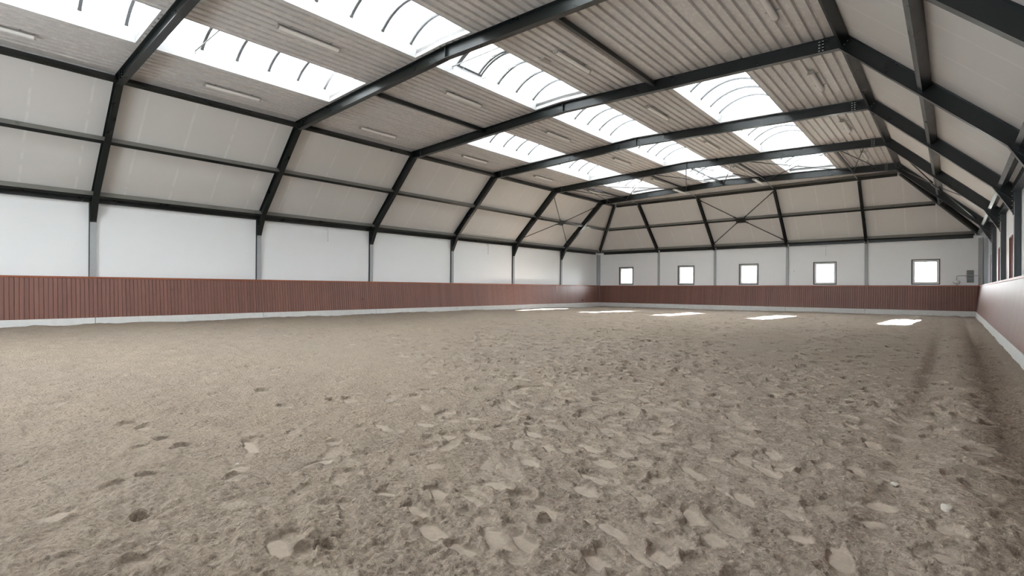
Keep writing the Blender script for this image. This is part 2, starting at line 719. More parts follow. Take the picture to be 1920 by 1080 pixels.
FWIN = ['first', 'second', 'third', 'fourth', 'fifth']
far_xs = [None] + FPX + [None]
for kind in ('eave', 'mid'):
    s0, s1, t0, t1 = PUR[kind]
    for i in range(5):
        um = sp((s0 + s1) / 2, .2)[0]
        x0 = XL + um + .23 if i == 0 else FPX[i - 1] + .075
        x1 = XR - um - .23 if i == 4 else FPX[i] - .075
        nm = 'eave_beam' if kind == 'eave' else 'purlin'
        lab = 'dark steel %s far slope above the %s far window from the left' % ('eave beam below' if kind == 'eave' else 'purlin halfway up', FWIN[i])
        mb = MB()
        far_box(mb, s0, s1, t0, t1, x0, x1)
        r = thing(nm, lab, 'steel beam', ((x0 + x1) / 2, D - um, 0), 'dark steel beams of the far slope')
        mb.v = [(a - (x0 + x1) / 2, b - (D - um), c) for a, b, c in mb.v]
        mb.build('beam' if kind == 'eave' else 'rail', 'steel', r, bevel=.006)
        if kind == 'eave':
            mb = MB()
            mb.box(x0 - (x0 + x1) / 2 + .05, x1 - (x0 + x1) / 2 - .05, um - .04, um + .095, 4.43, 4.64)
            mb.build('wall_plate', 'steel', r, bevel=.004)
mb = MB()
far_box(mb, 4.52, 4.735, .085, .345, XL + DXB + .08, XR - DXB - .08)
tag(mb.build('purlin', 'steel', bevel=.006), 'long dark steel beam along the top of the far slope', 'steel beam')

for i, x in enumerate(FPX):
    r = thing('sloping_rafter', 'dark sloping rafter on the far slope between %s and %s far windows' % (FWIN[i], FWIN[i + 1]),
              'steel beam', (x, D, 4.4), 'rafters of the far slope')
    mb = MB()
    u0, z0 = sp(-.25, .05)
    u1, z1 = sp(4.50, .05)
    mb.ibeam((0, -u0, z0 - 4.4), (0, -u1, z1 - 4.4), (0, EZ, EU), .28, .14, .012, .01)
    mb.build('rail', 'steel', r)
    mb = MB()
    u0, z0 = sp(-.35, .06)
    mb.xz([(-.07, z0 - .06 - 4.4), (.07, z0 - .06 - 4.4), (.07, z0 + .14 - 4.4), (-.07, z0 + .14 - 4.4)], -u0 - .0, -u0 + .03)
    mb.build('foot_plate', 'steel', r)
# hip rafters
for right in (False, True):
    sg = -1 if right else 1
    xb = XR if right else XL
    dv = Vector((sg, -1, EZ / EU)).normalized()
    up = (Vector((0, 0, 1)) - dv * dv.z).normalized()
    p0 = Vector((xb + sg * .20, D - .20, panel_z(.20))) - up * .33
    p1 = Vector((xb + sg * 3.62, D - 3.62, panel_z(3.62))) - up * .33
    mb = MB()
    r = thing('hip_rafter', 'dark steel hip rafter rising from the %s far corner' % ('right' if right else 'left'), 'steel beam', tuple(p0), 'hip rafters at the far corners')
    mb.ibeam((0, 0, 0), p1 - p0, up, .30, .14, .012, .01)
    mb.build('rail', 'steel', r)
    mb = MB()
    mb.box(-.12, .12, -.12, .12, -.02, .0)
    mb.build('foot_plate', 'steel', r)

# far posts
for i, x in enumerate(FPX):
    mb = MB()
    mb.box(x - .08, x + .08, D, D + .012, -.2, 4.43)
    mb.box(x - .006, x + .006, D + .012, D + .09, -.2, 4.43)
    mb.box(x - .08, x + .08, D + .088, D + .098, -.2, 4.43)
    tag(mb.build('steel_post', 'galvanised'), 'grey galvanised steel post on the far wall between %s and %s windows' % (FWIN[i], FWIN[i + 1]), 'post', 'grey posts on the far wall')
for right in (False, True):
    mb = MB()
    if right:
        for x0, x1, yy in ((1.085, 1.275, D - .02), (1.315, 1.50, D - .0)):
            mb.box(x0, x1, yy, yy + .012, -.2, 4.42)
            mb.box((x0 + x1) / 2 - .006, (x0 + x1) / 2 + .006, yy + .012, yy + .085, -.2, 4.42)
            mb.box(x0, x1, yy + .083, yy + .095, -.2, 4.42)
    else:
        mb.box(XL - .075, XL + .13, D - .02, D - .008, -.2, 4.42)
        mb.box(XL - .085, XL - .073, D - .22, D - .008, -.2, 4.42)
        mb.box(XL + .01, XL + .02, D - .008, D + .09, -.2, 4.42)
        mb.box(XL - .065, XL + .13, D + .083, D + .095, -.2, 4.42)
    tag(mb.build('steel_post', 'galvanised'), 'grey steel post in the %s far corner above the kickboards' % ('right' if right else 'left'), 'post', 'grey corner posts')

# ------------------------------------------------------------------ bracing rods
def rod_thing(p0, p1, label, group, r=.024, name='brace_rod'):
    p0, p1 = Vector(p0), Vector(p1)
    d = (p1 - p0).normalized()
    t = thing(name, label, 'brace', tuple(p0), group)
    mb = MB()
    mb.cyl((0, 0, 0), p1 - p0, r, 8)
    mb.build('rod', 'steel', t, smooth=False)
    mb = MB()
    q = (p1 - p0)
    for a in (d * .02, q - d * .22):
        mb.cyl(a, a + d * .2, r * 1.5, 8)
    mb.build('turnbuckle', 'steel', t)
    return t


def nz(x):
    return ZR - SL * abs(x - XM) + .17


STX = [-19.72, -18.42, -13.88, -11.386, -8.865, -4.33, -3.05]
STN = ['left slope', 'outer left strut', 'inner left strut', 'ridge strut', 'inner right strut', 'outer right strut', 'right slope']
for i in range(6):
    xa, xb = STX[i], STX[i + 1]
    for j in range(2):
        if j == 0:
            p0, p1 = (xa + .06, FY[4] + .05, nz(xa)), (xb - .06, FY[5] - .05, nz(xb))
        else:
            p0, p1 = (xb - .06, FY[4] + .05, nz(xb) - .075), (xa + .06, FY[5] - .05, nz(xa) - .075)
        rod_thing(p0, p1, 'thin roof rod, fifth frame at %s to sixth at %s' % ((STN[i], STN[i + 1]) if j == 0 else (STN[i + 1], STN[i])),
                  'crossed brace rods under the last roof bay')
for i in range(1, 6):
    x = STX[i]
    mb = MB()
    z1 = deck_z(x) - .14
    mb.box(-.045, .045, .02, BAY - .02, -.10, 0)
    r = thing('roof_strut', 'dark steel roof strut, the %s one between fifth and sixth frames' % STN[i].replace(' strut', ''), 'steel beam', (x, FY[4], z1), 'roof struts of the last bay')
    mb.build('rail', 'steel', r, bevel=.004)
    mb = MB()
    mb.box(-.06, .06, .006, .02, -.14, .03)
    mb.box(-.06, .06, BAY - .02, BAY - .006, -.14, .03)
    mb.build('end_plate', 'steel', r)
    if i != 3:
        mb = MB()
        p = Vector((x, FY[5] + .03, ZR - SL * abs(x - XM) + .085))
        q = Vector((x, D - sp(4.6, .085)[0] - .14, sp(4.6, .085)[1] + .04))
        mb.cyl((0, 0, 0), q - p, .03, 8)
        r = thing('tie_bar', 'short steel tie from the sixth frame to the far slope at the %s' % STN[i], 'steel beam', tuple(p), 'short ties at the far end')
        mb.build('rod', 'galvanised', r)
        mb = MB()
        mb.box(-.05, .05, -.02, .0, -.05, .06)
        mb.build('end_plate', 'steel', r)
# struts of the second bay
for x, lab in ((-15.62, 'left'), (-7.70, 'right')):
    mb = MB()
    z1 = deck_z(x) - .03
    r = thing('roof_strut', 'dark steel roof strut %s of middle skylight between second and third frames' % lab, 'steel beam', (x, FY[1], z1), 'roof struts of the second bay')
    mb.box(-.06, .06, .02, BAY - .02, -.14, 0)
    mb.build('rail', 'steel', r, bevel=.004)
    mb = MB()
    mb.box(-.08, .08, .006, .02, -.19, 0)
    mb.box(-.08, .08, BAY - .02, BAY - .006, -.19, 0)
    mb.build('end_plate', 'steel', r)

# crossed rods with a gusset plate on the slopes
for right in (False, True):
    side = 'right' if right else 'left'

    def P(s, t, y):
        u, z = sp(s, t)
        return ((XR - u) if right else (XL + u), y, z)
    yc = (FY[4] + FY[5]) / 2
    for s, y, nm in ((4.35, FY[4] + .05, 'fifth frame top'), (4.35, FY[5] - .05, 'sixth frame top'), (.25, FY[4] + .05, 'fifth frame foot'), (.25, FY[5] - .05, 'sixth frame foot')):
        sc = 2.27 + (.16 if s > 2 else -.16)
        ycc = yc + (.28 if y > yc else -.28)
        rod_thing(P(s, .16, y), P(sc, .092, ycc), 'thin brace rod on the %s slope from its gusset plate to the %s' % (side, nm), 'crossed brace rods on the long slopes', .026)
    mb = MB()
    slope_box(mb, 2.06, 2.48, .035, .05, yc - .34, yc + .34, right)
    slope_box(mb, 2.18, 2.36, .02, .035, yc - .26, yc + .26, right)
    tag(mb.build('gusset_plate', 'steel'), 'dark gusset plate where rods cross on the %s slope, last bay' % side, 'plate', 'gusset plates of the bracing')


def PF(s, t, x):
    u, z = sp(s, t)
    return (x, D - u, z)


xc = (FPX[1] + FPX[2]) / 2
for s, x, nm in ((4.35, FPX[1] + .08, 'upper left'), (4.35, FPX[2] - .08, 'upper right'), (.15, FPX[1] + .08, 'lower left'), (.15, FPX[2] - .08, 'lower right')):
    rod_thing(PF(s, .14, x), PF(2.27 + (.18 if s > 2 else -.18), .10, xc + (.25 if x > xc else -.25)), 'thin %s brace rod of the cross on the far slope' % nm, 'crossed brace rods on the far slope', .03)
mb = MB()
far_box(mb, 2.06, 2.48, .03, .05, xc - .32, xc + .32)
tag(mb.build('gusset_plate', 'steel'), 'dark gusset plate where rods cross in the middle of the far slope', 'plate', 'gusset plates of the bracing')

# ------------------------------------------------------------------ skylights and deck
SKX = [(-17.72, -15.30), (-12.62, -10.20), (-7.47, -5.05)]
SKN = ['left', 'middle', 'right']
bays = [(FY[0] - BAY, FY[0])] + [(FY[k], FY[k + 1]) for k in range(5)]
BN = [bay_name(k) for k in range(6)]
has = {(r, b): True for r in range(3) for b in range(6)}
has[(0, 2)] = has[(2, 2)] = False
SY0, SY1 = .26, 5.80          # skylight opening within a 6 m bay


def make_skylight(row):
    x0, x1 = SKX[row]
    xm = (x0 + x1) / 2
    w = (x1 - x0) / 2
    root = thing('skylight', '', 'skylight', (xm, bays[1][0], 0), 'barrel skylights in the roof')
    ya, yb = SY0, SY1
    zl, zr = deck_z(x0), deck_z(x1)
    zt = max(zl, zr) + .36
    tilt = .05
    for side in (-1, 1):
        mb = MB()
        z0 = (zl if side < 0 else zr) - .005
        xo = side * w
        mb.xz([(xo, z0), (xo - side * tilt, zt), (xo - side * tilt + side * .05, zt), (xo + side * .05, z0)], ya - .05, yb + .05)
        mb.build('side_curb', 'curb_white', root)
    for y, yo in ((ya, -.05), (yb, .05)):
        mb = MB()
        lo, hi = sorted((y, y + yo))
        mb.xz([(-w, zl - .005), (0, (zl + zr) / 2 + (.04 if row == 1 else 0)), (w, zr - .005), (w - tilt, zt), (-w + tilt, zt)], lo, hi)
        mb.build('end_curb', 'curb_white', root)
    # opal barrel glazing
    rise = .46
    wa = w - tilt + .02
    R = (wa * wa + rise * rise) / (2 * rise)
    a0 = math.asin(wa / R)
    n = 20
    arc = [(R * math.sin(-a0 + 2 * a0 * i / n), zt + rise - R + R * math.cos(-a0 + 2 * a0 * i / n)) for i in range(n + 1)]
    mb = MB()
    arco = [(x * 1.006, z + .012) for x, z in arc]
    for i in range(n):
        mb.xz([arc[i], arc[i + 1], arco[i + 1], arco[i]], ya - .03, yb + .03)
    mb.xz([(x, z) for x, z in arc], ya - .03, ya - .018)
    mb.xz([(x, z) for x, z in arc], yb + .018, yb + .03)
    mb.build('glazing', 'opal_glazing', root)
    for j in range(6):
        y = ya + .22 + j * 1.02
        mb = MB()
        inn = [(x * .98, z - .06) for x, z in arc]
        oo = [(x * .998, z - .004) for x, z in arc]
        for i in range(n):
            mb.xz([inn[i], inn[i + 1], oo[i + 1], oo[i]], y - .040, y + .040)
        mb.build('glazing_bar', 'rib_grey', root)
    # bar of the opener
    mb = MB()
    y = 1.32
    zb = max(zl, zr) + .22
    mb.cyl((-w + .03, y, zb), (w - .03, y, zb), .018, 8)
    for s in (-1, 1):
        mb.cyl((s * (w - .06), y, zb - .09), (s * (w - .06), y, zb + .02), .016, 8)
    mb.build('tie_bar', 'galvanised', root)
    return root


BNS = ['before the first frame'] + ['between %s and %s frames' % (ORD[i], ORD[i + 1]) for i in range(5)]
for row in range(3):
    proto = None
    for b in range(6):
        if not has[(row, b)]:
            continue
        lab = 'white barrel skylight of the %s row %s' % (SKN[row], BNS[b])
        if proto is None:
            proto = make_skylight(row)
            proto['label'] = lab
            proto.location = ((SKX[row][0] + SKX[row][1]) / 2, bays[b][0], 0)
        else:
            copy_tree(proto, ((SKX[row][0] + SKX[row][1]) / 2, bays[b][0], 0), lab)
# opened vent in the middle skylight of the second bay
y = bays[2][0]
xm = sum(SKX[1]) / 2
r = thing('roof_vent', 'double framed vent flap inside the middle skylight between second and third frames', 'vent', (xm, y, 0))
w = 1.14
zt = deck_z(SKX[1][0]) + .36
rise = .44
R = (w * w + rise * rise) / (2 * rise)
a0 = math.asin(w / R)
for yy in (1.55, 2.62):
    mb = MB()
    pts = [(R * math.sin(-a0 + 2 * a0 * i / 16), zt - .07 + rise - R + R * math.cos(-a0 + 2 * a0 * i / 16)) for i in range(17)]
    for i in range(16):
        a, b = pts[i], pts[i + 1]
        mb.xz([a, b, (b[0], b[1] + .05), (a[0], a[1] + .05)], yy - .03, yy + .03)
    mb.build('hoop', 'rib_grey', r)
mb = MB()
mb.box(-w - .01, -w + .03, 1.55, 2.62, zt - .05, zt - .01)
mb.build('flap_edge', 'steel', r)
for yy in (1.66, 2.70):
    mb = MB()
    mb.cyl((-w, yy, zt - .12), (w, yy, zt - .10), .012, 8)
    mb.build('opener_rod', 'galvanised', r)

# trapezoidal deck, ribs along the hall
def make_deck():
    mb = MB()
    xa, xb = XL + UAP, XR - UAP
    YE = 36.75
    segs = []
    edges = [xa] + [v for q in SKX for v in q] + [xb]
    pit = .285

    def profile(x0, x1, flat0=0., flat1=0.):
        pts = [(x0, 0)]
        a, b = x0 + flat0, x1 - flat1
        n = max(1, round((b - a - .18) / pit))
        p = (b - a - .18) / n
        x = a + .18
        pts.append((x, 0))
        for i in range(n):
            pts += [(x + .028, .06), (x + p - .18 - .028, .06), (x + p - .18, 0), (x + p, 0)]
            x += p
        if flat1:
            pts.append((x1, 0))
        # split where the roof pitch changes
        return [(q[0], deck_z(q[0]) + q[1]) for q in pts]

    def run(x0, x1, y0, y1, f0=0., f1=0.):
        pr = profile(x0, x1, f0, f1)
        n = len(pr)
        vs = [(p[0], y0, p[1]) for p in pr] + [(p[0], y1, p[1]) for p in pr] + [(p[0], y0, p[1] + .006) for p in pr] + [(p[0], y1, p[1] + .006) for p in pr]
        fs = [(i, i + 1, n + i + 1, n + i) for i in range(n - 1)] + [(2 * n + i, 3 * n + i, 3 * n + i + 1, 2 * n + i + 1) for i in range(n - 1)]
        fs += [(0, n, 3 * n, 2 * n), (n - 1, 3 * n - 1, 4 * n - 1, 2 * n - 1)]
        mb.add(vs, fs)
        # opaque insulation above the sheet
        zz = [(x0, deck_z(x0) + .10), (x1, deck_z(x1) + .10), (x1, deck_z(x1) + .22), (x0, deck_z(x0) + .22)]
        if x0 < XM < x1:
            zz = [(x0, deck_z(x0) + .10), (XM, deck_z(XM) + .10), (x1, deck_z(x1) + .10), (x1, deck_z(x1) + .22), (XM, deck_z(XM) + .22), (x0, deck_z(x0) + .22)]
        mb.xz(zz, y0, y1)

    # strips between the skylights
    run(xa - .05, SKX[0][0], YB - .1, YE, .28)
    run(SKX[0][1], SKX[1][0], YB - .1, YE)
    run(SKX[1][1], SKX[2][0], YB - .1, YE)
    run(SKX[2][1], xb + .05, YB - .1, YE, 0, .28)
    for row in range(3):
        x0, x1 = SKX[row]
        run(x0, x1, YB - .1, YB + .15)
        y = YB + 5.65
        for b in range(6):
            if has[(row, b)]:
                run(x0, x1, y, bays[b][0] + SY0)
                y = bays[b][0] + SY1
        run(x0, x1, y, YE)
    # deck of the hall's back end joins here too
    return mb


for row, (x0, x1) in enumerate(SKX):      # unseen rooflights added behind the camera to brighten the near floor
    mb = MB()
    mb.xz([(x0, deck_z(x0) + .3), (x1, deck_z(x1) + .3), (x1, deck_z(x1) + .32), (x0, deck_z(x0) + .32)], YB + .15, YB + 5.65)
    struct(mb.build('window_%d' % (9 + row), 'opal_glazing'), 'added opal rooflight of the %s row, unseen behind the camera' % SKN[row], 'window')
dk = make_deck().build('ceiling', 'deck')
struct(dk, 'pale grey ribbed metal roof deck between the skylights', 'ceiling')

# ------------------------------------------------------------------ walls and sloping panels
TH = .12


def poly_slab(pts, nrm, th, name, mat):
    n = Vector(nrm).normalized() * th
    a = [Vector(p) for p in pts]
    mb = MB()
    k = len(a)
    mb.add(a + [p + n for p in a], [tuple(range(k)), tuple(range(k, 2 * k))[::-1]] + [(i, (i + 1) % k, k + (i + 1) % k, k + i) for i in range(k)])
    return mb.build(name, mat)


u0 = -.10
uT = UAP + .02
struct(poly_slab([(XL + u0, YB, panel_z(u0)), (XL + u0, D - u0, panel_z(u0)), (XL + uT, D - uT, panel_z(uT)), (XL + uT, YB, panel_z(uT))], (-EZ, 0, EU), TH, 'wall_left_slope', 'panel_side'),
       'off white sloping roof panels above the left wall', 'wall')
u1 = -.17
struct(poly_slab([(XR - u1, YB, panel_z(u1)), (XR - u1, D - u0, panel_z(u1)), (XR - u0, D - u0, panel_z(u0)), (XR - uT, D - uT, panel_z(uT)), (XR - uT, YB, panel_z(uT))], (EZ, 0, EU), TH, 'wall_right_slope', 'panel_side'),
       'off white sloping roof panels above the right wall', 'wall')
uF = UAP + .38
struct(poly_slab([(XL + u0, D - u0, panel_z(u0)), (XR - u0, D - u0, panel_z(u0)), (XR - uF, D - uF, panel_z(uF)), (XL + uF, D - uF, panel_z(uF))], (0, EZ, EU), TH, 'wall_far_slope', 'panel_far'),
       'off white sloping roof panels above the far wall', 'wall')


def wall_with_holes(a0, a1, z0, z1, holes, put):
    """rectangles around the holes; put(mb, a0, a1, z0, z1)"""
    mb = MB()
    hs = sorted(holes)
    zb, zt = hs[0][2], hs[0][3]
    put(mb, a0, a1, z0, zb)
    put(mb, a0, a1, zt, z1)
    c = a0
    for h in hs:
        put(mb, c, h[0], zb, zt)
        c = h[1]
    put(mb, c, a1, zb, zt)
    return mb


ZW0, ZW1 = 1.735, 3.28
FW = [(-22.16, -20.80), (-16.86, -15.50), (-12.13, -10.77), (-7.265, -5.905), (-1.965, -.60)]
mb = wall_with_holes(WL - .2, WR + .2, -.5, 4.56, [(a, b, ZW0, ZW1) for a, b in FW], lambda m, a, b, c, d: m.box(a, b, WF, WF + .2, c, d))
struct(mb.build('wall_far', 'wall_white'), 'smooth white far wall with five small windows', 'wall')
RW = [(25.04, 26.40), (31.04, 32.40), (37.04, 38.40)]
mb = wall_with_holes(YB, WF, -.5, 4.50, [(a, b, ZW0, ZW1 + .05) for a, b in RW], lambda m, a, b, c, d: m.box(WR, WR + .2, a, b, c, d))
struct(mb.build('wall_right', 'wall_white'), 'white right wall seen at a glancing angle', 'wall')
mb = MB()
mb.box(WL - .2, WL, YB, WF, -.5, 4.56)
struct(mb.build('wall_left', 'wall_white'), 'smooth white left wall above the kickboard', 'wall')
mb = MB()
BO0, BO1, BOZ = -17., -6., 3.6      # unseen opening added behind the camera to let in front light
mb.xz([(WL - .2, -.5), (BO0, -.5), (BO0, BOZ), (WL - .2, BOZ)], YB - .2, YB)
mb.xz([(BO1, -.5), (WR + .2, -.5), (WR + .2, BOZ), (BO1, BOZ)], YB - .2, YB)
mb.xz([(WL - .2, BOZ), (WR + .2, BOZ), (WR + .2, 4.5), (XR - UAP, 8.3), (XM, 8.7), (XL + UAP, 8.3), (WL - .2, 4.56)], YB - .2, YB)
struct(mb.build('wall_back', 'wall_white'), 'white back wall behind the camera', 'wall')


def window(name, label, flip, a, b, z0, z1, trim):
    """opening a..b along the wall; flip False = far wall (x runs, outwards +y), True = right wall (y runs, outwards +x)"""
    ca = (a + b) / 2
    w = (b - a) / 2
    loc = (WR, ca, 0) if flip else (ca, WF, 0)
    root = thing(name, label, 'window', loc)
    root['kind'] = 'structure'

    def bx(m, a0, a1, d0, d1, c0, c1):
        if flip:
            m.box(d0, d1, a0, a1, c0, c1)
        else:
            m.box(a0, a1, d0, d1, c0, c1)
    mb = MB()
    t = .05
    for q in ((-w, -w + t, z0, z1), (w - t, w, z0, z1), (-w + t, w - t, z0, z0 + t), (-w + t, w - t, z1 - t, z1)):
        bx(mb, q[0], q[1], -.025, .19, q[2], q[3])
    mb.build('trim', trim, root, bevel=.004)
    mb = MB()
    f0 = t
    f1 = t + .125
    for q in ((-w + f0, -w + f1, z0 + f0, z1 - f0), (w - f1, w - f0, z0 + f0, z1 - f0), (-w + f1, w - f1, z0 + f0, z0 + f1), (-w + f1, w - f1, z1 - f1, z1 - f0)):
        bx(mb, q[0], q[1], .09, .16, q[2], q[3])
    mb.build('sash', 'window_white', root, bevel=.006)
    mb = MB()
    bx(mb, -w + f1 - .01, w - f1 + .01, .12, .128, z0 + f1 - .01, z1 - f1 + .01)
    mb.build('pane', 'pane_glass', root)
    mb = MB()
    bx(mb, -.02, .02, .075, .09, z1 - f1 + .02, z1 - f1 + .09)
    bx(mb, -.012, .012, .05, .075, z1 - f1 - .05, z1 - f1 + .05)
    mb.build('handle', 'window_white', root)
    return root


WLBL = ['leftmost window of the far wall, next to the left corner', 'second window from the left on the far wall', 'middle window of the five on the far wall',
        'fourth window from the left on the far wall', 'rightmost window of the far wall, nearest the grey vent box']
for i, (a, b) in enumerate(FW):
    window('window_%d' % (i + 1), 'small square ' + WLBL[i], False, a, b, ZW0, ZW1, 'window_dark')
RL = ['nearest the camera', 'second of three', 'nearest the far corner']
for i, (a, b) in enumerate(RW):
    window('window_%d' % (6 + i), 'brown framed window recess on the right wall, %s' % RL[i], True, a, b, ZW0, ZW1 + .05, 'window_brown')

# ------------------------------------------------------------------ kickboards, cap rails, plinth blocks
TOPO, BOTO, ZT_B, ZB_B = .2648, .444, 1.612, .186


def kick(side):
    """planks leaning outwards at the top"""
    pan, cap, back = MB(), MB(), MB()
    inset = .35
    if side == 'left':
        a0, a1 = YB, D - .30
    elif side == 'right':
        a0, a1 = YB, D - .30
    else:
        a0, a1 = XL + .30, XR - .30

    def P(off, a, z):
        if side == 'left':
            return (XL + off, a, z)
        if side == 'right':
            return (XR - off, a, z)
        return (a, D - off, z)
    n0 = math.floor((a0 - PL0) / PITCH)
    n1 = math.ceil((a1 - PL0) / PITCH)
    th = .028
    for i in range(n0, n1):
        p, q = PL0 + i * PITCH, PL0 + (i + 1) * PITCH
        p, q = max(p, a0), min(q, a1)
        if q - p < .02:
            continue
        g, ch = .0025, .006
        # plank with chamfered edges
        prof = [(p + g, .012), (p + g + ch, 0), (q - g - ch, 0), (q - g, .012), (q - g, th), (p + g, th)]
        vs, k = [], len(prof)
        for off, z in ((BOTO, ZB_B), (TOPO, ZT_B)):
            # at corners the planks stop at the neighbour board
            for a, d in prof:
                lim = off - .0
                lo = (XL + lim) if side == 'far' else -1e9
                hi = (XR - lim) if side == 'far' else (D - lim)
                vs.append(P(off - d, min(max(a, lo), hi), z))
        pan.add(vs, [tuple(range(k))[::-1], tuple(range(k, 2 * k))] + [(j, (j + 1) % k, k + (j + 1) % k, k + j) for j in range(k)])
    # dark backing seen in the grooves
    vs = []
    for off, z in ((BOTO - .030, ZB_B), (TOPO - .030, ZT_B)):
        lo = XL + off + .03 if side == 'far' else a0
        hi = XR - off - .03 if side == 'far' else D - off - .03
        vs += [P(off, lo, z), P(off, hi, z), P(off - .02, hi, z), P(off - .02, lo, z)]
    back.add(vs, [(0, 1, 2, 3), (4, 7, 6, 5), (0, 4, 5, 1), (1, 5, 6, 2), (2, 6, 7, 3), (3, 7, 4, 0)])
    # cap rail
    o1, o0 = TOPO + .015, .02
    if side == 'far':
        cap.box(XL + TOPO + .016, XR - TOPO - .016, D - o1, D - o0, ZT_B + .002, ZT_B + .067)
    elif side == 'left':
        cap.box(XL + o0, XL + o1, YB, D - .24, ZT_B + .002, ZT_B + .067)
    else:
        cap.box(XR - o1, XR - o0, YB, D - .02, ZT_B + .002, ZT_B + .067)
    lab = {'left': 'long reddish brown plank kickboard along the left wall', 'far': 'reddish brown plank kickboard under the far windows',
           'right': 'shiny pinkish brown plank kickboard along the right wall'}[side]
    r = thing('kickboard', lab, 'kickboard', (0, 0, 0), 'plank kickboards around the arena')
    m = 'wood_far' if side == 'far' else 'wood_side'
    pan.build('plank_facing', m, r)
    back.build('backing_board', 'groove', r)
    cap.build('cap_rail', 'wood_cap', r, bevel=.008)['label'] = 'orange brown cap rail'


for s in ('left', 'far', 'right'):
    kick(s)

# plinth blocks, one per bay
PO = .46
rnd = random.Random(3)


def plinth(p, label):
    mb, nm = p
    o = mb.build('plinth_block', 'concrete', bevel=.012)
    tag(o, label, 'plinth', 'white concrete plinth blocks under the kickboards')


def pb(x0, x1, y0, y1):
    m = MB()
    m.box(x0, x1, y0, y1, -.3, .184)
    return m, None


ys = [YB] + FY + [D - PO + .005]
for right in (False, True):
    side = 'right' if right else 'left'
    yy = [YB] + ([FY[0] - BAY * 0] if not right else []) + FY[(1 if not right else 1):] + [D - PO]
    if right:
        yy = [YB, FY[1] - .65, FY[2] - .65, FY[3] - .65, FY[4] - .65, FY[5] - .65, D - PO]
    names = ['nearest the camera'] + ['between %s and %s posts' % (ORD[i], ORD[i + 1]) for i in range(5)] + ['beside the far corner']
    if right:
        names = ['nearest the camera', 'second from the camera', 'third from the camera', 'fourth from the camera', 'fifth from the camera', 'beside the far corner']
    for i in range(len(yy) - 1):
        x0, x1 = (XL + .12, XL + PO) if not right else (XR - PO, XR - .12)
        plinth(pb(x0, x1, yy[i] + .008, yy[i + 1] - .008), 'white concrete plinth block under the %s kickboard, %s' % (side, names[i]))
xx = [XL + .12] + FPX + [XR - .12]
for i in range(5):
    plinth(pb(xx[i] + .008, xx[i + 1] - .008, D - PO, D - .12), 'white concrete plinth block under the far kickboard below the %s window from left' % FWIN[i])

# ------------------------------------------------------------------ batten lights
def make_light():
    root = thing('ceiling_light', '', 'light fixture', (0, 0, 0), 'fluorescent batten lights under the roof')
    L = .93
    mb = MB()
    mb.xz([(-.06, 0), (.06, 0), (.085, -.03), (.085, -.055), (-.085, -.055), (-.085, -.03)], -L, L)
    mb.build('housing', 'lamp_body', root, bevel=.004)
    mb = MB()
    prof = [(.078 * math.cos(a), -.055 - .06 * math.sin(a)) for a in [math.pi * i / 8 for i in range(9)]]
    mb.xz(prof, -L + .03, L - .03)
    mb.build('diffuser', 'lamp_lens', root)
    for s in (-1, 1):
        mb = MB()
        prof = [(.086 * math.cos(a), -.045 - .076 * math.sin(a)) for a in [math.pi * i / 8 for i in range(9)]]
        lo, hi = sorted((s * L, s * (L - .05)))
        mb.xz(prof, lo, hi)
        mb.build('end_cap', 'lamp_body', root, bevel=.01)
    for s in (-.6, .6):
        mb = MB()
        mb.box(-.17, .17, s - .02, s + .02, .0, .012)
        mb.build('bracket', 'galvanised', root)
    return root


LX = [-19.20, -13.80, -8.93, -3.42]
LN = ['by the left slope', 'between left and middle skylights', 'between middle and right skylights', 'by the right slope']
lp = make_light()
used = False
spots = []
for r_ in range(4):
    for b in range(6):
        if b == 0 and r_ != 0 or (b == 1 and r_ >= 2):
            continue
        x = LX[r_]
        y = bays[b][0] + 2.98
        if b == 0:
            y = 1.12
        if b == 5 and r_ == 1:
            x = -14.45
        if b == 5 and r_ == 2:
            x = -9.5
        spots.append((x, y, deck_z(x) - .016, 'slim batten light %s, %s' % (LN[r_], BNS[b])))
for x, y, z, lab in ((-13.90, 33.2, 7.96, 'white batten light hung under the inner left strut by the sixth frame'),
                     (-8.86, 32.7, 7.86, 'white batten light hung under the inner right strut by the sixth frame')):
    spots.append((x, y, z, lab))
for i, (x, y, z, lab) in enumerate(spots):
    if i == 0:
        lp.location = (x, y, z)
        lp['label'] = lab
    else:
        copy_tree(lp, (x, y, z), lab)

# small items on deck: cable box
mb = MB()
mb.box(-.10, .10, -.18, .18, -.04, 0)
o = mb.build('junction_box', 'lamp_body', loc=(-9.62, 12.65, deck_z(-9.62) - .002), bevel=.008)
tag(o, 'small pale junction box beside the ceiling light right of the vent flap', 'box')

# ------------------------------------------------------------------ hanging cords, vent box, pipe rail
def cord(p, L, label, out):
    r = thing('pull_cord', label, 'cord', p, 'cords hanging from the eave beams')
    mb = MB()
    mb.cyl((0, 0, -.06), (0, 0, -L), .008, 6)
    mb.cyl((0, 0, -L), (0, 0, -L - .05), .014, 8)
    mb.build('cord', 'galvanised', r)
    mb = MB()
    mb.cyl((0, 0, -.07), (0, 0, .0), .05, 12, .04)
    mb.build('switch_head', 'white_plastic', r)


ue, ze = sp(-.185, .085)
cord((XL + .05, 13.55, 4.398), .66, 'thin grey cord hanging from the left eave beam between second and third posts', (1, 0))
cord((XL + .05, 25.4, 4.398), .66, 'thin grey cord hanging from the left eave beam between fourth and fifth posts', (1, 0))
cord((-6.50, D - .05, 4.398), .66, 'thin grey cord hanging above the fourth far window', (0, -1))

mb = MB()
mb.box(-.155, .155, -.035, 0, 0, .72)
for i in range(12):
    mb.box(-.13, .13, -.045, -.035, .05 + i * .054, .075 + i * .054)
o = mb.build('vent_box', 'grey_panel', loc=(.75, WF - .001, 1.84), bevel=.004)
tag(o, 'flat grey vent box on the far wall near the right corner', 'vent')

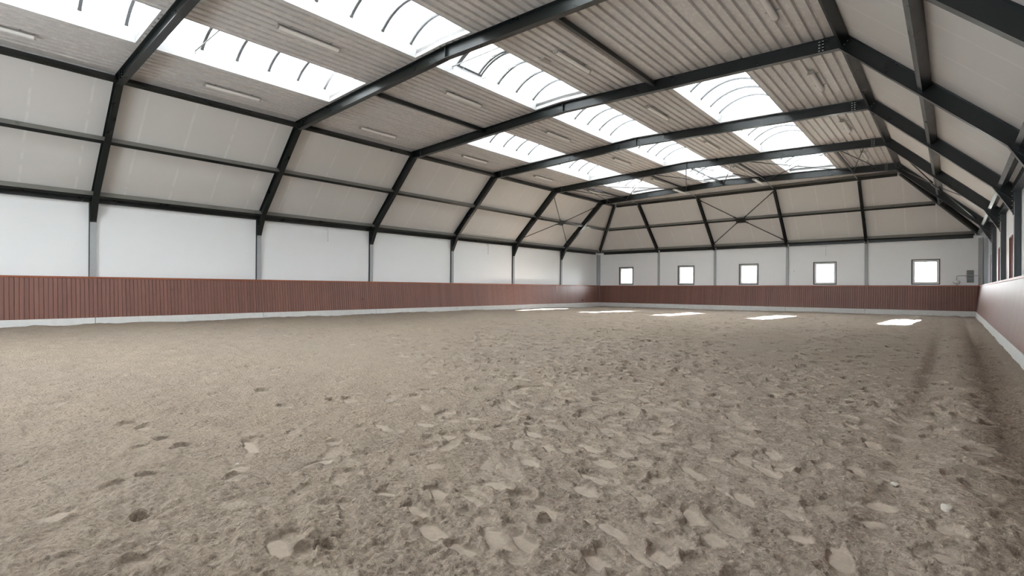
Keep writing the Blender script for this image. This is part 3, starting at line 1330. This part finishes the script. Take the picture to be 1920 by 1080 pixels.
r = thing('pipe_rail', 'bent steel pipe rail with white round cover in the right far corner', 'rail', (.15, D - .12, ZT_B + .067), None)
zt = 2.24 - ZT_B - .067
pts = [(0, 0, .0), (0, 0, zt - .07), (.02, 0, zt - .02), (.07, 0, zt), (.93, 0, zt), (.98, 0, zt - .02), (1.0, 0, zt - .07), (1.0, 0, 0)]
mb = MB()
mb.tube(pts, .018, 8)
mb.build('pipe', 'galvanised', r)
mb = MB()
nn = 16
for i in range(nn):
    pass
ring = []
for j in range(9):
    a = -math.pi / 2 + math.pi * j / 8
    ring.append((.165 * math.cos(a), .12 * math.sin(a)))
vs, fs = [], []
for rr, zz in ring:
    for i in range(nn):
        t = 2 * math.pi * i / nn
        vs.append((rr * math.cos(t), rr * .6 * math.sin(t), .20 + zz))
for j in range(8):
    for i in range(nn):
        fs.append((j * nn + i, j * nn + (i + 1) % nn, (j + 1) * nn + (i + 1) % nn, (j + 1) * nn + i))
mb.add(vs, fs)
mb.build('round_cover', 'white_plastic', r, smooth=True)

mb = MB()
mb.cyl((0, 0, 0), (0, -.06, 0), .012, 8)
mb.cyl((0, -.06, 0), (.03, -.09, .05), .01, 8)
o = mb.build('wall_hook', 'steel', loc=(-8.44, WF, 2.69))
tag(o, 'tiny dark hook on the far wall right of the third far post', 'hook')
mb = MB()
mb.cyl((0, 0, 0), (.05, 0, 0), .05, 12)
mb.box(.0, .03, -.05, .05, -.09, .0)
u_ = BOTO + (TOPO - BOTO) * (.44 - ZB_B) / (ZT_B - ZB_B)
o = mb.build('latch', 'steel', loc=(XL + u_ + .016, 36.6, .44))
tag(o, 'small black latch low on the left kickboard near the far corner', 'latch')

# ------------------------------------------------------------------ sand floor
rng = np.random.default_rng(11)


def hash2(ix, iy, seed):
    h = (ix.astype(np.int64) * 374761393 + iy.astype(np.int64) * 668265263 + seed * 982451653) & 0xffffffff
    h = ((h ^ (h >> 13)) * 1274126177) & 0xffffffff
    h = (h ^ (h >> 16)) & 0xffffffff
    return h.astype(np.float64) / 4294967295.0


def vnoise(x, y, lam, seed):
    x = x / lam + 1000.3
    y = y / lam + 1000.7
    ix, iy = np.floor(x), np.floor(y)
    fx, fy = x - ix, y - iy
    fx = fx * fx * fx * (fx * (fx * 6 - 15) + 10)
    fy = fy * fy * fy * (fy * (fy * 6 - 15) + 10)
    a = hash2(ix, iy, seed)
    b = hash2(ix + 1, iy, seed)
    c = hash2(ix, iy + 1, seed)
    d = hash2(ix + 1, iy + 1, seed)
    return (a + (b - a) * fx) * (1 - fy) + (c + (d - c) * fx) * fy - .5


def rot(x, y, a):
    return x * math.cos(a) - y * math.sin(a), x * math.sin(a) + y * math.cos(a)


def base_level(x, y):
    far = np.clip((y - 22) / 16, 0, 1)
    lft = np.clip((-x - 2) / 20, 0, 1)
    return -.045 - .06 * far - .035 * lft * far - .015 * lft


bx0, bx1, by0, by1 = XL + PO - .012, XR - PO + .012, YB + .0, D - PO + .012


def graded(lo, hi, c, k, d0):
    """grid lines, finest around c and coarser away from it"""
    out = [c]
    while out[-1] < hi:
        out.append(out[-1] + d0 + k * (out[-1] - c))
    neg = [c]
    while neg[-1] > lo:
        neg.append(neg[-1] - d0 - k * (c - neg[-1]))
    a = np.array(neg[:0:-1] + out)
    a[0], a[-1] = lo, hi
    return a


XS = graded(bx0, bx1, -.6, .0020, .0052)
YS = np.concatenate([np.linspace(by0, .2, 40)[:-1], graded(.2, by1, 1.6, .0020, .0052)])
NXg, NYg = len(XS), len(YS)
X, Y = np.meshgrid(XS, YS, indexing='ij')
X, Y = X.ravel(), Y.ravel()
gx, gy = np.meshgrid(np.gradient(XS), np.gradient(YS), indexing='ij')
sp_loc = np.maximum(gx, gy).ravel()
H = base_level(X, Y)
H += .05 * vnoise(X, Y, 3.2, 1) + .03 * vnoise(X, Y, 1.1, 2)
# raked ridges on the left and along the boards
xa, ya = rot(X, Y, math.radians(-58))
wl = np.clip((-X - 2.5) / 2.5, 0, 1) * np.clip((9 - Y) / 5, 0, 1)
wob = .35 * vnoise(X, Y, 1.6, 5)
H += wl * .024 * np.sin((ya + wob) * 2 * math.pi / .95)
wr = np.clip((X + 1.3) / .6, 0, 1)
H -= wr * .045 * np.exp(-((X - .45 + .1 * vnoise(X, Y, 1.5, 6)) / .13) ** 2)
H -= wr * .03 * np.exp(-((X + .33 + .1 * vnoise(X, Y, 1.5, 7)) / .10) ** 2)
H += wr * .03 * np.exp(-((X - .05) / .16) ** 2)
# clods
sm = np.zeros_like(H)
damp_shade = np.zeros_like(H)
clod = np.zeros_like(H)
for lam, amp, sd in ((.42, .026, 21), (.20, .022, 22), (.105, .017, 23), (.055, .020, 24), (.030, .019, 25), (.018, .012, 26)):
    f = np.clip((lam / sp_loc - 1.8) / 1.6, 0, 1)
    n_ = vnoise(X, Y, lam, sd)
    clod += amp * f * np.where(n_ > 0, n_ * 1.25, n_ * .8)
rough = .65 + .7 * (vnoise(X, Y, 2.3, 31) + .5)
H0 = H.copy()
H += clod * rough
# hoof prints
cell = .5
cx = np.floor((X - bx0) / cell).astype(np.int32)
cy = np.floor((Y - by0) / cell).astype(np.int32)
ncx = int((bx1 - bx0) / cell) + 2
cid = cy * ncx + cx
order = np.argsort(cid, kind='stable')
scid = cid[order]
ncy = int((by1 - by0) / cell) + 2
starts = np.searchsorted(scid, np.arange(ncx * ncy + 1))
prints = []


def add_prints(n, x0, x1, y0, y1, dens, kind):
    for _ in range(n):
        x, y = rng.uniform(x0, x1), rng.uniform(y0, y1)
        if rng.uniform() > dens(x, y):
            continue
        prints.append((x, y, kind))


def dense(x, y):
    # broad trodden path from near the camera towards the left far corner
    ax, ay, bx_, by_ = -.6, 1.2, -9.5, 15.
    L = math.hypot(bx_ - ax, by_ - ay)
    ux, uy = (bx_ - ax) / L, (by_ - ay) / L
    d = abs((x - ax) * -uy + (y - ay) * ux)
    s = (x - ax) * ux + (y - ay) * uy
    wv = 1.1 + .16 * max(0, s)
    return math.exp(-(d / wv) ** 2)


add_prints(2300, -11, 1.0, 1.2, 15, dense, 'slide')
add_prints(1700, -14, 1.0, 1.2, 22, dense, 'hoof')
add_prints(420, -3.6, .9, 2, 14, lambda x, y: .55, 'hoof')
add_prints(160, -3.0, .9, 2, 10, lambda x, y: .6, 'slide')
add_prints(6500, -23, .8, 6, 38, lambda x, y: .8 if x > -15 else (.35 if x > -20 else .15), 'hoof')
add_prints(120, -10, -1, .2, 6, lambda x, y: .6, 'hoof')
SOLES = [(-2.177, 1.865, 0.07, 0.154, -0.15), (-1.873, 2.046, 0.075, 0.172, -0.59), (-1.916, 1.829, 0.06, 0.116, -0.07), (-2.366, 2.582, 0.08, 0.136, -0.01), (-2.59, 2.249, 0.06, 0.113, -0.14), (-2.838, 2.016, 0.05, 0.082, 0.05), (-2.511, 3.129, 0.055, 0.125, -0.31), (-1.861, 2.934, 0.07, 0.134, -0.41), (-1.944, 3.155, 0.06, 0.139, -0.3), (-2.076, 3.519, 0.07, 0.139, -0.31), (-1.884, 2.507, 0.05, 0.139, -0.46), (-1.268, 2.452, 0.055, 0.201, -0.59), (-1.526, 3.057, 0.045, 0.119, -0.53), (-1.738, 2.111, 0.06, 0.121, -0.41), (-1.34, 2.2, 0.06, 0.095, -0.52), (-2.345, 2.307, 0.055, 0.133, -0.17), (-3.989, 3.299, 0.07, 0.135, -0.08), (-4.254, 2.98, 0.06, 0.212, -0.35), (-3.8, 3.809, 0.06, 0.13, -0.25), (-3.967, 4.603, 0.06, 0.253, -0.57), (-2.996, 3.788, 0.06, 0.128, -0.51), (-2.65, 3.551, 0.05, 0.154, -0.48), (-2.388, 3.786, 0.06, 0.163, -0.36), (-4.912, 3.63, 0.07, 0.132, -0.22), (-1.17, 3.023, 0.06, 0.162, -0.95), (-1.031, 3.508, 0.045, 0.16, -0.82), (-0.746, 3.447, 0.05, 0.106, -0.72), (-0.342, 4.0, 0.085, 0.085, -0.02), (-0.364, 3.691, 0.05, 0.089, 0.49), (-0.427, 3.074, 0.065, 0.17, -1.33), (-0.986, 2.831, 0.06, 0.083, -0.62), (-0.552, 4.583, 0.05, 0.144, -1.11), (-0.207, 4.89, 0.055, 0.089, -0.61), (-0.421, 4.583, 0.035, 0.094, -0.67), (-1.117, 4.602, 0.06, 0.146, -1.04), (-1.452, 4.161, 0.055, 0.081, -0.16), (-0.538, 5.508, 0.06, 0.162, -1.24), (-0.423, 5.353, 0.06, 0.061, -0.41), (-0.907, 5.218, 0.045, 0.109, -1.06), (-0.51, 6.727, 0.05, 0.108, -0.83), (-0.39, 6.988, 0.045, 0.182, -1.03), (-0.767, 6.127, 0.04, 0.155, -0.95), (-1.47, 3.763, 0.055, 0.19, -0.75), (-1.042, 4.145, 0.045, 0.169, -0.86), (-0.023, 3.364, 0.06, 0.065, -0.59), (0.149, 7.444, 0.045, 0.117, -1.1), (-2.651, 1.215, 0.055, 0.146, -0.23), (-3.798, 2.062, 0.05, 0.12, 1.43), (-4.545, 1.85, 0.05, 0.212, -0.2), (-1.434, 2.54, 0.05, 0.134, -0.38), (-1.11, 2.451, 0.06, 0.102, -0.57), (-0.632, 3.168, 0.05, 0.084, -0.27), (-2.476, 1.981, 0.05, 0.135, -0.2)]
prints = [p for p in prints if not (p[1] < 4.2 and p[0] > -3.6 and rng.uniform() < .45)]
prints += [(q[0], q[1], q) for q in SOLES] + [(-2.45, 1.38, 'pit'), (-3.66, .86, 'pit')]
for x, y, kind in prints:
    flat = rng.uniform(.25, .8)
    if isinstance(kind, tuple):
        a, b, ang, dep, flat = kind[2], kind[3], kind[4], rng.uniform(.010, .018), 1.
    elif kind == 'pit':
        a, b, ang, dep, flat = .045, .055, 0., .045, 0.
    elif kind == 'slide':
        a = rng.uniform(.05, .085)
        b = rng.uniform(.09, .24)
        ang = math.radians(-25 + rng.normal(0, 16))
        dep = rng.uniform(.006, .017)
    else:
        a = rng.uniform(.055, .08) * (1. if y < 7 else 1.35)
        b = a * rng.uniform(1.0, 1.5)
        ang = rng.uniform(-1.2, .4)
        dep = rng.uniform(.008, .020) if y < 7 else rng.uniform(.012, .036)
    ext = b * 1.9
    i0, i1 = int((x - ext - bx0) / cell), int((x + ext - bx0) / cell)
    j0, j1 = int((y - ext - by0) / cell), int((y + ext - by0) / cell)
    idx = [order[starts[j * ncx + max(i0, 0)]:starts[j * ncx + min(i1, ncx - 1) + 1]] for j in range(max(j0, 0), min(j1, ncy - 1) + 1)]
    idx = np.concatenate(idx) if idx else np.array([], int)
    if idx.size == 0:
        continue
    lx, ly = X[idx] - x, Y[idx] - y
    ca, sa = math.cos(ang), math.sin(ang)
    p = (lx * ca + ly * sa) / b
    q = (-lx * sa + ly * ca) / a
    r0 = (np.abs(p) ** 2.6 + np.abs(q) ** 2.6) ** (1 / 2.6)
    k = r0 < 2.0
    idx, p, q, r0 = idx[k], p[k], q[k], r0[k]
    if idx.size == 0:
        continue
    r0 = r0 + .34 * vnoise(X[idx], Y[idx], .06, 41)
    m = np.clip((1.08 - r0) / .34, 0, 1)
    m = m * m * (3 - 2 * m)
    lev = base_level(np.array([x]), np.array([y]))[0]
    loc_ = H0[idx].mean()
    tgt = loc_ - dep + p * dep * .3 + .006 * vnoise(X[idx], Y[idx], .05, 43)
    H[idx] = H[idx] * (1 - m) + tgt * m
    H[idx] += dep * .24 * np.exp(-((r0 - 1.28) / .2) ** 2) * (.6 + .9 * (vnoise(X[idx], Y[idx], .06, 42) + .5)) * (1 - .35 * p)
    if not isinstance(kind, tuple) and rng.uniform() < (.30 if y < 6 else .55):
        # painted shade of the print wall plus thrown-up damp sand, toe side
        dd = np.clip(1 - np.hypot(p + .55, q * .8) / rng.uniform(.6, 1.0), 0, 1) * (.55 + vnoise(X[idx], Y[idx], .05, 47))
        damp_shade[idx] = np.clip(np.maximum(damp_shade[idx], dd * rng.uniform(.6, 1.4)), 0, 1)
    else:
        damp_shade[idx] *= 1 - m * .8
    sm[idx] = np.maximum(sm[idx] * (1 - .7 * np.clip((1.7 - r0) / .6, 0, 1) * (r0 > 1)), m * flat)
# sand dips where it meets the plinth
ed = np.minimum(np.minimum(X - bx0, bx1 - X), by1 - Y)
H -= .03 * np.exp(-np.clip(ed, 0, 9) / .07)
me = bpy.data.meshes.new('floor')
nv = NXg * NYg
me.vertices.add(nv)
me.vertices.foreach_set('co', np.stack([X, Y, H], -1).astype(np.float32).ravel())
ii, jj = np.arange(NXg - 1)[:, None] * NYg, np.arange(NYg - 1)[None, :]
quads = np.stack([ii + jj, ii + NYg + jj, ii + NYg + jj + 1, ii + jj + 1], -1).reshape(-1, 4)
loops = quads.ravel().astype(np.int32)
me.loops.add(len(loops))
me.loops.foreach_set('vertex_index', loops)
nq = len(quads)
me.polygons.add(nq)
st = (np.arange(nq) * 4).astype(np.int32)
me.polygons.foreach_set('loop_start', st)
me.polygons.foreach_set('loop_total', np.full(nq, 4, np.int32))
me.polygons.foreach_set('use_smooth', np.ones(nq, bool))
me.update(calc_edges=True)
at = me.attributes.new('smooth_mask', 'FLOAT', 'POINT')
at.data.foreach_set('value', sm.astype(np.float32))
at = me.attributes.new('damp_shade_mask', 'FLOAT', 'POINT')
at.data.foreach_set('value', damp_shade.astype(np.float32))
me.materials.append(MATS['sand'])
fl = bpy.data.objects.new('floor', me)
COL.objects.link(fl)
struct(fl, 'sandy arena floor full of hoof prints', 'floor')
# make sure the surface looks up
me.calc_loop_triangles()
if me.polygons[0].normal.z < 0:
    me.flip_normals()


def ground_at(x, y):
    i = np.argmin((X - x) ** 2 + (Y - y) ** 2)
    return float(H[i])


def stone(x, y, s, label, seed):
    bm = bmesh.new()
    bmesh.ops.create_icosphere(bm, subdivisions=3, radius=1)
    rs = random.Random(seed)
    ph = [rs.uniform(0, 6) for _ in range(6)]
    for v in bm.verts:
        c = v.co
        k = 1 + .14 * math.sin(2.3 * c.x + ph[0]) + .12 * math.sin(3.1 * c.y + ph[1]) + .1 * math.sin(4.2 * c.z + ph[2]) + .05 * math.sin(7 * c.x + 5 * c.y + ph[3])
        v.co = Vector((c.x * s[0] * k, c.y * s[1] * k, c.z * s[2] * k))
    me = bpy.data.meshes.new('stone')
    bm.to_mesh(me)
    bm.free()
    me.materials.append(MATS['stone'])
    for p in me.polygons:
        p.use_smooth = True
    o = bpy.data.objects.new('stone', me)
    COL.objects.link(o)
    o.location = (x, y, ground_at(x, y) + s[2] * .55)
    o.rotation_euler = (0, 0, rs.uniform(0, 3))
    tag(o, label, 'stone', 'pale stones lying on the sand')


stone(-.02, 4.12, (.042, .025, .022), 'pale oblong stone on the sand at lower right', 1)
stone(-.30, 4.46, (.026, .022, .018), 'smaller pale stone beside a hoof print, left of the oblong stone', 2)
stone(-4.22, 1.62, (.02, .014, .012), 'small pale stone on raked sand at lower left', 5)

# ground outside, below the windows
mb = MB()
mb.box(-70, 60, WF + .25, 120, -.6, -.4)
mb.box(WR + .25, 60, -40, WF + .25, -.6, -.4)
o = mb.build('ground', 'outdoor_ground')
struct(o, 'grass outside the far and right walls', 'ground')

# ------------------------------------------------------------------ light
w = bpy.data.worlds.new('World')
SC.world = w
w.use_nodes = True
nt = w.node_tree
bg = nt.nodes['Background']
# bright overcast sky, brighter around the veiled sun beyond the far wall
tc = nt.nodes.new('ShaderNodeTexCoord')
dp = nt.nodes.new('ShaderNodeVectorMath')
dp.operation = 'DOT_PRODUCT'
nt.links.new(tc.outputs['Generated'], dp.inputs[0])
dp.inputs[1].default_value = Vector((.045, 1, .228)).normalized()
gl = math_n(nt, 'POWER', math_n(nt, 'MAXIMUM', dp.outputs['Value'], 0.), 3.)
nt.links.new(math_n(nt, 'ADD', .92, math_n(nt, 'MULTIPLY', gl, 5.)), bg.inputs[1])
nt.links.new(mixc(nt, gl, (.86, .935, 1.0), (.98, .99, 1.0)), bg.inputs[0])
sun = bpy.data.lights.new('sun', 'SUN')
sun.energy = 24.0
sun.angle = math.radians(.6)
sun.color = (1, .98, .95)
so = bpy.data.objects.new('sun', sun)
COL.objects.link(so)
so.rotation_euler = Vector((-.045, -1, -.228)).to_track_quat('-Z', 'Y').to_euler()
so.location = (0, 60, 20)

# ------------------------------------------------------------------ camera
cam = bpy.data.cameras.new('camera')
cam.sensor_width = 36
cam.lens = 957.374 / 1920 * 36
cam.shift_y = (541.9913 - 540) / 1920
cam.clip_start = .05
cam.clip_end = 400
co_ = bpy.data.objects.new('camera', cam)
COL.objects.link(co_)
ya = math.radians(40.8335)
F = Vector((-math.sin(ya), math.cos(ya), 0))
Rv = Vector((math.cos(ya), math.sin(ya), 0))
Uv = Vector((0, 0, 1))
ro = math.radians(-.3314)
R2 = Rv * math.cos(ro) - Uv * math.sin(ro)
U2 = Uv * math.cos(ro) + Rv * math.sin(ro)
co_.matrix_world = Matrix(((R2.x, U2.x, -F.x, 0), (R2.y, U2.y, -F.y, 0), (R2.z, U2.z, -F.z, S), (0, 0, 0, 1)))
SC.camera = co_

SC.view_settings.view_transform = 'Standard'
SC.view_settings.look = 'None'
SC.view_settings.exposure = 3.54
SC.view_settings.gamma = 1
SC.view_settings.use_curve_mapping = False
SC.cycles.use_denoising = True
SC.cycles.max_bounces = 10
SC.cycles.diffuse_bounces = 7
SC.cycles.glossy_bounces = 3
SC.cycles.transmission_bounces = 6
SC.cycles.transparent_max_bounces = 8
SC.cycles.caustics_reflective = False
SC.cycles.caustics_refractive = False
SC.cycles.sample_clamp_indirect = 6
